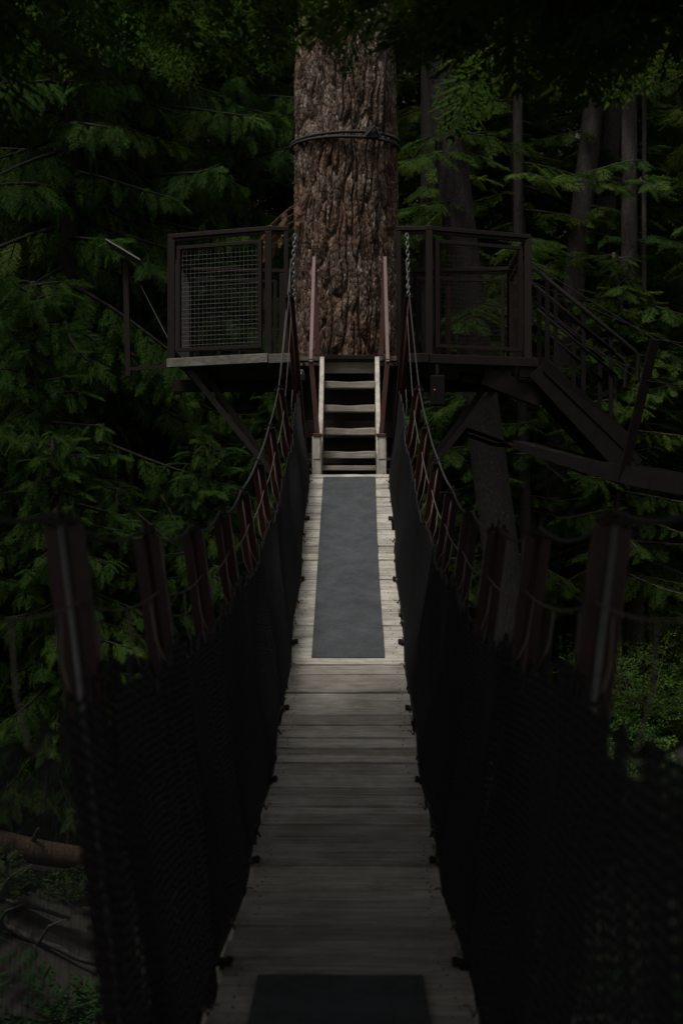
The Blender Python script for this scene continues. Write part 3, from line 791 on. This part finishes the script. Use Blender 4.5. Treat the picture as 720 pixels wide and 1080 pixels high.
# ------------------------------------------------------------------ the big fir
def worley(p, cell):
    """F2-F1 of a jittered grid at points p (n,3)"""
    q = p / cell; i0 = np.floor(q).astype(np.int64); f1 = np.full(len(p), 9.); f2 = np.full(len(p), 9.)
    for dx in (-1, 0, 1):
        for dy in (-1, 0, 1):
            for d_ in (-1, 0, 1):
                c = i0 + np.array([dx, dy, d_])
                h = (c[:, 0] * 73856093) ^ (c[:, 1] * 19349663) ^ (c[:, 2] * 83492791)
                j = np.stack([((h * 2654435761 + k * 40503) >> 7) % 1000 / 1000. for k in (1, 77, 991)], -1)
                d = np.linalg.norm(c + j - q, axis=1)
                nf1 = np.minimum(f1, d); f2 = np.where(d < f1, f1, np.minimum(f2, d)); f1 = nf1
    return f2 - f1, f1
def bark_trunk(cx, cy, z0, z1, r_of, nt_, nz_, parent, mat):
    th = np.linspace(0, 2 * np.pi, nt_, endpoint=False); zz = np.linspace(z0, z1, nz_)
    T, Z = np.meshgrid(th, zz, indexing='ij'); R = r_of(Z)
    wob = .035 * np.sin(Z * 1.3 + 3 * T) + .025 * np.sin(Z * 3.3 - 2 * T) + .022 * np.sin(Z * 9 + 5 * T) + .012 * np.sin(Z * 19 - 9 * T)
    A = T + wob * .9
    P = np.stack([R * np.cos(A), R * np.sin(A), Z * .13], -1).reshape(-1, 3)
    e1, _ = worley(P + 3.3, .095)
    P2 = np.stack([R * np.cos(A), R * np.sin(A), Z * .42], -1).reshape(-1, 3)
    e2, c2 = worley(P2 + 9.1, .03)
    g = np.random.default_rng(1)
    h = .074 * np.minimum(1, e1 / .26) ** .6 + .013 * np.minimum(1, e2 / .35) + g.normal(0, .0012, len(e1))
    h = h.reshape(T.shape) + .02 * np.sin(3 * T + Z * .6) + .012 * np.sin(7 * T - Z)
    RR = R + h - .05
    Vv = np.stack([cx + RR * np.cos(T), cy + RR * np.sin(T), Z], -1).reshape(-1, 3)
    ii = np.arange(nt_ * nz_).reshape(nt_, nz_); jj = np.roll(ii, -1, 0)
    q = np.stack([ii[:, :-1], jj[:, :-1], jj[:, 1:], ii[:, 1:]], -1).reshape(-1, 4)
    rn = (c2.reshape(nt_, nz_)[:, :-1]).reshape(-1)
    return np_mesh('trunk', Vv - WORLD[parent.name], q, rn, mat, parent, smooth=True)
bf = thing('fir_tree', 'massive old fir with deeply furrowed bark rising through the platform', 'tree', (-.06, 16.25, -5.0))
bark_trunk(-.06, 16.25, -5.4, 20, lambda z: .615 + .02 * np.clip(-z, 0, 6) - .006 * np.clip(z, 0, 20), 420, 1700, bf, M['bark'])
lv = Leaves(); wood = MB(); g = np.random.default_rng(31)
for i in range(26):
    z = 15.5 + 4.3 * i / 26; az = i * 2.4
    branch(lv, wood, g, V(-.06, 16.25, z), V(math.cos(az), math.sin(az), -.1), g.uniform(1.1, 2.1), .2, FRONDS, .8, .2)
v, q, r = lv.arrays(); np_mesh('crown', v - WORLD[bf.name], q, r, M['leafA'], bf); wood.build('limbs', M['bark2'], bf)
# collar cable round the trunk
cb = thing('trunk_collar', 'dark cable collar strapped round the big fir above the platform', 'cable collar', (-.06, 16.25, 4.4))
mb = MB()
for dz_, ph in ((0, .0), (.045, .9)):
    mb.tube([V(-.06 + .665 * math.cos(z), 16.25 + .665 * math.sin(z), 4.44 + dz_ + .03 * math.sin(z + ph)) for z in np.linspace(0, 2 * math.pi, 40)[:-1]], .02, 6, closed=True)
mb.build('strap', M['cable'], cb, smooth=True)
mb = MB(); mb.box((.26, 15.62, 4.46), (.16, .07, .12)); mb.tube([(.20, 15.58, 4.42), (.29, 15.55, 4.52), (.36, 15.6, 4.4)], .018, 6); mb.build('clamp', M['cable'], cb, bevel=.01)
# hanging cable above collar
mb = MB(); mb.tube([(.40, 15.6, 4.45), (.42, 15.55, 5.4), (.41, 15.5, 6.6)], .016, 6); mb.build('drop_cable', M['cable'], cb, smooth=True)
# dead brown fronds beside trunk
df = thing('dead_bough', 'rusty dead fern-like bough hanging beside the trunk, left of it', 'branch', (-.7, 16.3, 3.6))
lv = Leaves(); wood = MB(); g = np.random.default_rng(8)
for k in range(4): branch(lv, wood, g, V(-.60, 16.0, 3.72 - .09 * k), V(-.7, -.3 + .1 * k, -.30), .50, .5, FRONDS, .22, .11, wr=.007)
v, q, r = lv.arrays(); np_mesh('dead_fronds', v - WORLD[df.name], q, r, M['dead'], df); wood.build('twigs', M['bark2'], df)

# ------------------------------------------------------------------ forest
def T(x, y): return (x, y, float(gz(x, y)) - .1)
A1 = conifer('cedar_tree', 'drooping green cedar directly behind the tilted plate stand', T(-4.3, 20.0), 26, .8, 3.3, 190, 101, M['leafA'], M['bark4'], FRONDS, .66, .105, .2, power=.45, hang=.65)
A2 = conifer('cedar_tree', 'cedar rising behind the left mesh railing beside the trunk', T(-1.9, 23.0), 27, 1.0, 3.2, 190, 102, M['leafA'], M['bark4'], FRONDS, .66, .105, .2, power=.45, hang=.65)
A3 = conifer('young_cedar', 'low young cedar below the tilted plate, near the bridge on the left', T(-3.7, 16.6), 5.2, .3, 2.0, 110, 103, M['leafA'], M['bark4'], FRONDS, .45, .08, .07, power=.8, hang=.45)
B1 = conifer('hemlock_tree', 'tall hemlock with high crown right of the trunk, deep in the wood', T(3.3, 27), 27, 5.0, 3.6, 100, 104, M['leafB'], M['bark2'], FLAT, 1.0, .16, .22, elev=(-.3, .2), power=.4)
B2t = conifer('hemlock_tree', 'hemlock with layered light green sprays at far right behind the stairs', T(8.2, 26), 26, 3.6, 3.4, 110, 105, M['leafB'], M['bark2'], FLAT, .95, .16, .18, elev=(-.25, .2), power=.4)
B3 = conifer('young_hemlock', 'young hemlock standing between the metal staircase and the pair of pale trunks', T(4.9, 24.5), 9.0, 3.0, 2.0, 70, 108, M['leafB'], M['bark2'], FLAT, .6, .11, .07, elev=(-.2, .3), power=.7, hang=.3)
D1 = conifer('far_conifer', 'far dark conifer in the dense backdrop of the forest', T(-10, 34), 34, .5, 5.0, 110, 106, M['leafB'], M['bark2'], LITE, 1.6, .28, .26, group='far backdrop conifers', power=.4)
D2 = conifer('far_conifer', 'far dark conifer in the dense backdrop of the forest', T(12, 40), 34, .8, 4.8, 110, 107, M['leafA'], M['bark2'], LITE, 1.6, .28, .26, group='far backdrop conifers', power=.4)
copy_tree(A1, T(-7.2, 22.5), 2.1, 1.05, 'leftmost cedar at the edge of the picture, behind the young cedars')
copy_tree(A2, T(-4.6, 26.5), 1.2, 1.05, 'tall cedar standing further back between the two front cedars on the left')
copy_tree(A1, T(.2, 28.5), 4.0, 1.05, 'cedar hidden mostly behind the big fir trunk')
copy_tree(A3, T(-5.3, 16.8), 1.0, 1.1, 'low young cedar at the left edge, beside the other low cedar')
copy_tree(A3, T(-2.0, 18.8), 3.0, 1.1, 'low young cedar under the left platform braces')
copy_tree(B1, T(6.2, 31), 2.0, 1.0, 'hemlock behind the pair of pale trunks on the right')
copy_tree(B2t, T(4.6, 35), 1.3, 1.05, 'hemlock deep in the wood above the metal staircase')
copy_tree(B2t, T(10.5, 30), 4.3, 1.05, 'hemlock beyond the right edge of the second bridge')
copy_tree(B3, T(7.6, 22.0), 2.2, .95, 'young hemlock at the right edge, above the second bridge')
copy_tree(A3, T(-4.2, 17.6), 5.0, 1.35, 'taller young cedar in the middle of the young cedars on the left')
copy_tree(A3, T(-1.0, 20.6), 4.1, 1.4, 'young cedar beside the base of the big fir, on its left')
copy_tree(B3, T(2.5, 24.5), 4.2, 1.0, 'young hemlock behind the right platform railing')
for x, y, rz, s_, lb in ((-4.9, 19.3, .7, 1.3, 'young cedar between the plate stand and the tall cedar behind it'), (-3.1, 17.7, 2.7, .95, 'small young cedar under the plate stand bracket'), (-6.3, 18.4, 3.9, 1.45, 'young cedar at the left edge of the picture, level with the plate stand'), (-2.7, 21.0, 5.2, 1.6, 'young cedar with its top behind the left mesh railing'), (-7.4, 20.5, 1.9, 1.6, 'young cedar at the far left edge behind the other young cedars')):
    copy_tree(A3, T(x, y), rz, s_, lb)
copy_tree(A2, T(-3.4, 21.2), 3.3, 1.0, 'tall cedar close behind the plate stand, in front of the darker cedars')
SHADE = 'tall cedar added left of the bridge to shade the foliage'
for i, (x, y) in enumerate([(-9.2, 11.3), (-10.5, 17.5), (-13.5, 21), (-11, 25), (-9.0, 31), (-16, 27)]):  # added mostly out of view to shade the left foliage and ground
    copy_tree((A1, A2)[i % 2], T(x, y), 1 + i * 1.3, 1.1, SHADE, 'shade cedars added on the left')
FARL = 'far dark conifer in the dense backdrop of the forest'
for i, (x, y) in enumerate([(-8.5, 30.5), (-3.2, 31), (-12, 30), (-6, 33), (-1, 34), (4, 33), (9, 35), (-15, 38), (-6, 36), (-2, 39), (2.0, 38), (7.5, 40), (15, 42), (-11, 44), (-19, 48), (10.5, 47), (0.2, 47), (-5.5, 50), (4.5, 49), (18, 52), (-14, 55), (12.5, 56), (-1.5, 57), (6.5, 58), (-8, 60)]):
    copy_tree(D1 if i % 2 else D2, T(x, y), i * 1.7, .9 + .05 * (i % 5), FARL, 'far backdrop conifers')
# bare trunks on the right
def bare(label, x0, y0, x1, y1, w0, Y, mat, bits=0, name='bare_trunk'):
    a, b_ = px(x0, y0, Y), px(x1, y1, Y); d = (a - b_) / (a[2] - b_[2])
    gnd = float(gz(a[0], Y)) - .3; base = a + d * (gnd - a[2]); top = b_ - d * (b_[2] - 11)
    t = thing(name, label, 'tree', tuple(base)); mb = MB(); r = w0 * Y / F / 2 * .88
    trunk_tube(mb, [base + (top - base) * s + V(.02 * math.sin(9 * s), 0, 0) for s in np.linspace(0, 1, 14)], r * 1.08, r * .75, 20, .12)
    g = np.random.default_rng(int(x0)); lv = Leaves()
    for k in range(14):
        z = g.uniform(1.5, 10.5); az = g.uniform(0, 6.28); p = base + (top - base) * ((z - base[2]) / (top[2] - base[2]))
        branch(lv, mb, g, p, V(math.cos(az), math.sin(az), -.15), g.uniform(.8, 2.2), .25, FLAT, .7, .22, wr=.012)
    mb.build('trunk', mat, t, smooth=True)
    v, q, r_ = lv.arrays(); np_mesh('crown', v - WORLD[t.name], q, r_, M['leafB'], t); return t
bare('speckled dark trunk leaning behind the right railing', 517, 500, 472, 130, 44, 21, M['bark4'])
bare('dark trunk just right of the big fir, behind the leaning one', 455, 400, 452, 100, 24, 25, M['bark4'])
bare('brown trunk, left one of a close pair above the stairs', 606, 300, 618, 180, 30, 26, M['bark3'])
bare('pale grey trunk, right one of a close pair above the stairs', 632, 300, 640, 180, 31, 28, M['bark3'])
bare('slender dark trunk below the right platform', 554, 560, 549, 300, 14, 24, M['bark4'])
bare('brown trunk standing right of the nearest right post', 667, 640, 666, 520, 22, 25, M['bark3'])
bare('very thin stem at the right edge of the picture', 683, 650, 682, 540, 6.5, 25, M['bark3'])

# shrubs on the right bank
def shrub(label, loc, R, H, n, seed, mat, tpls=LEAFY, fl=.55):
    g = np.random.default_rng(seed); t = thing('shrub', label, 'shrub', loc, 'leafy shrubs on the right bank'); b0 = np.array(loc, float)
    lv = Leaves(); wood = MB()
    for i in range(n):
        az = g.uniform(0, 6.28); el = g.uniform(.15, 1.35); L = H * g.uniform(.5, 1.1)
        d = V(math.cos(az) * math.cos(el) * R / H, math.sin(az) * math.cos(el) * R / H, math.sin(el))
        branch(lv, wood, g, b0 + V(g.normal(0, .1), g.normal(0, .1), 0), d, L, .25, tpls, fl, .16, wr=.012)
    wood.build('stems', M['bark2'], t); v, q, r = lv.arrays(); np_mesh('leaves', v - b0, q, r, mat, t); return t
S1 = shrub('bright green leafy shrub at the foot of the brown trunk on the right', T(5.0, 23), 1.5, 1.9, 34, 201, M['leafC'])
S2 = shrub('leafy shrub seen between the two nearest right posts', T(3.3, 21), 1.3, 1.6, 30, 202, M['leafC'])
def copy_s(src, x, y, rz, s_, label): return copy_tree(src, T(x, y), rz, s_, label, 'leafy shrubs on the right bank')
copy_s(S1, 6.6, 25, 1., 1.25, 'tall shrub of sunlit leaves at the right edge, beyond the thin stem')
copy_s(S2, 4.2, 26.5, 2., 1.3, 'shrub in the gap left of the brown trunk, behind the nearest right post')
copy_s(S1, 2.4, 24, 3., .9, 'shrub half hidden behind the third right post')
copy_s(S2, 5.8, 29, 4., 1.5, 'large shrub further back behind the brown trunk')
copy_s(S1, 3.2, 31, 5., 1.5, 'shrub deep in the wood under the second bridge')
copy_s(S2, 4.5, 19.6, 1.1, .75, 'small shrub low behind the nearest right post')
copy_s(S2, 7.8, 29.5, .4, 1.5, 'shrub far back at the right edge')

# ferns and seedlings over the forest floor: uncountable
lv = Leaves(); g = np.random.default_rng(77)
for i in range(900):
    x, y = g.uniform(-13, 13), g.uniform(3, 40)
    if x < 1.5 and y < 26 and g.random() < (.1 if x < -1.5 else .5): continue
    z = float(gz(x, y)); nfr = g.integers(5, 9); sz = g.uniform(.45, .95); tone = g.uniform(.1, .9)
    for k in range(nfr):
        a = g.uniform(0, 6.28); el = g.uniform(.5, 1.0)
        lv.put(LITE[g.integers(5)], (x, y, z), V(math.cos(a) * math.cos(el), math.sin(a) * math.cos(el), math.sin(el)), sz, 0, rnd=tone)
v, q, r = lv.arrays(); o = np_mesh('fern_undergrowth', v, q, r, M['fern']); tag(o, 'ferns covering the forest floor below the bridge', 'ferns', kind='stuff')

# fallen log below, bottom left
lg = thing('fallen_log', 'brown fallen log lying below the bridge at lower left', 'log', (-3.8, 14.9, float(gz(-3.8, 14.9)) + .1))
mb = MB(); a, b_ = V(-5.2, 14.1, float(gz(-5.2, 14.1)) + .12), V(-2.3, 15.7, float(gz(-2.3, 15.7)) + .42)
lp = [a + (b_ - a) * s_ + V(0, 0, .03 * math.sin(8 * s_)) for s_ in np.linspace(0, 1, 14)]
mb.tube(lp, [.17 - .05 * s_ for s_ in np.linspace(0, 1, 14)], 14); mb.build('stem', M['log'], lg, smooth=True)
for s_ in (.3, .55, .8):
    mb = MB(); c = a + (b_ - a) * s_; mb.tube([c, c + V(.1, -.1, .2), c + V(.14, -.2, .27)], [.035, .025, .012], 7)
    mb.build('branch_stub', M['log'], lg, smooth=True)
for k, (x0, y0, x1, y1) in enumerate([(-4.6, 12.9, -2.9, 13.6), (-3.9, 12.4, -2.4, 12.9), (-4.4, 13.6, -3.4, 12.2)]):
    d_ = thing('dead_branch', ['bare dead branch lying just in front of the brown fallen log', 'bare dead branch lowest of those on the ground at lower left', 'bare dead branch crossing the others on the ground at lower left'][k], 'branch', (x0, y0, float(gz(x0, y0))), 'dead branches by the log')
    mb = MB(); p0 = V(x0, y0, float(gz(x0, y0)) + .05); p1 = V(x1, y1, float(gz(x1, y1)) + .12); gg = np.random.default_rng(k)
    mb.tube([p0 + (p1 - p0) * t + V(0, 0, .1 * math.sin(3 * t)) + gg.normal(0, .03, 3) for t in np.linspace(0, 1, 8)], [.05 - .004 * i for i in range(8)], 7); mb.build('limb', M['bark3'], d_, smooth=True)
    for t in (.35, .6):
        mb = MB(); c = p0 + (p1 - p0) * t; mb.tube([c, c + V(.15, .1 * (-1) ** k, .25), c + V(.35, .2 * (-1) ** k, .35)], [.02, .014, .006], 5); mb.build('twig', M['bark3'], d_, smooth=True)

# ------------------------------------------------------------------ overhanging conifers round the photographer
def overhang(label, x, y, seed, rows, tpls, leaf):
    """big tree beside the bridge whose boughs reach over the deck"""
    g = np.random.default_rng(seed); base = np.array(T(x, y)); t = thing('overhanging_conifer', label, 'tree', tuple(base))
    wood = MB(); lv = Leaves()
    trunk_tube(wood, [base + V(0, 0, z) for z in np.linspace(-.3, 22, 10)], .38, .12, 18)
    for (z, tx, ty, dr) in rows:
        tgt = V(tx + g.normal(0, .3), ty + g.normal(0, .3), z + g.normal(0, .15)); p = V(x, y, z + g.uniform(.4, 1.0)); L = np.linalg.norm(tgt - p)
        branch(lv, wood, g, p, tgt - p, L, dr, tpls, 1.15, .15, wr=.02 + .008 * L)
    wood.build('trunk', M['bark2'], t, smooth=True); v, q, r = lv.arrays(); np_mesh('crown', v - base, q, r, leaf, t); return t
rows = []
g = np.random.default_rng(5)
for yy in np.arange(-4.5, 5.6, .8):  # boughs above the camera, out of view, added to shade the near deck
    for z in (3.9, 5.0, 6.4, 8.0):
        rows.append((z + .05 * max(0, yy), g.uniform(.3, 2.2), yy + g.normal(0, .3), .12))
for yy in np.arange(4.8, 7.8, .4): rows.append((.375 * yy + g.uniform(-.05, .3), g.uniform(-2.2, .5), yy, .07))
overhang('conifer left of the bridge whose dark boughs hang across the top left', -5.2, 3.0, 301, rows, FRONDS, M['leafA'])
rows = []
for yy in np.arange(-4.5, 5.6, .8):  # unseen overhead boughs again, placed to darken the foreground planks
    for z in (3.6, 4.8, 6.0, 7.4):
        rows.append((z + .05 * max(0, yy), g.uniform(-1.8, -.2), yy + g.normal(0, .3), .12))
for yy in np.arange(4.8, 8.0, .36): rows.append((.37 * yy + g.uniform(-.1, .35), g.uniform(-.2, 2.2), yy, .07))
overhang('conifer right of the bridge whose dark boughs hang across the top right', 5.4, 4.0, 302, rows, FLAT, M['leafB'])

# ------------------------------------------------------------------ light, sky, camera
SUN_EL, SUN_AZ = math.radians(65), math.radians(217)      # azimuth: compass style, 0 = +Y, clockwise
w = bpy.data.worlds.new('World'); sc.world = w; w.use_nodes = True
nt = w.node_tree; nt.nodes.clear()
sky = nt.nodes.new('ShaderNodeTexSky'); sky.sky_type = 'NISHITA'; sky.sun_disc = False
sky.sun_elevation = SUN_EL; sky.sun_rotation = SUN_AZ; sky.dust_density = 4.0; sky.air_density = 1.0; sky.ozone_density = 1.0
bg = nt.nodes.new('ShaderNodeBackground'); bg.inputs[1].default_value = .072
ou = nt.nodes.new('ShaderNodeOutputWorld'); hs = nt.nodes.new('ShaderNodeHueSaturation'); hs.inputs['Saturation'].default_value = .12   # overcast: grey light
nt.links.new(sky.outputs[0], hs.inputs['Color']); nt.links.new(hs.outputs[0], bg.inputs[0]); nt.links.new(bg.outputs[0], ou.inputs[0])
sd = bpy.data.lights.new('sun', 'SUN'); sd.energy = 2.2; sd.angle = math.radians(12); sd.color = (1, .96, .9)
so = bpy.data.objects.new('sun', sd); COL.objects.link(so)
to_sun = Vector((math.sin(SUN_AZ) * math.cos(SUN_EL), math.cos(SUN_AZ) * math.cos(SUN_EL), math.sin(SUN_EL)))
so.rotation_euler = to_sun.to_track_quat('Z', 'Y').to_euler(); so.location = (0, 0, 30)

cam = bpy.data.cameras.new('camera'); co = bpy.data.objects.new('camera', cam); COL.objects.link(co)
cam.sensor_fit = 'VERTICAL'; cam.sensor_height = 36; cam.sensor_width = 24; cam.lens = 36 * F / 1080
cam.clip_start = .05; cam.clip_end = 3000
co.location = (.038, 0, 0); co.rotation_euler = (math.radians(90), 0, math.atan(12 / F))
cam.dof.use_dof = True; cam.dof.focus_distance = 13.5; cam.dof.aperture_fstop = 2.8
sc.camera = co
sc.view_settings.view_transform = 'Standard'; sc.view_settings.look = 'None'
sc.view_settings.exposure = 0.55; sc.view_settings.gamma = 1
try: sc.view_settings.use_curve_mapping = False
except Exception: pass
cy = sc.cycles
cy.max_bounces = 6; cy.diffuse_bounces = 5; cy.glossy_bounces = 2; cy.transmission_bounces = 3; cy.transparent_max_bounces = 4
cy.sample_clamp_indirect = 3.0; cy.use_denoising = True
try: cy.denoiser = 'OPENIMAGEDENOISE'; cy.denoising_input_passes = 'RGB_ALBEDO_NORMAL'
except Exception: pass
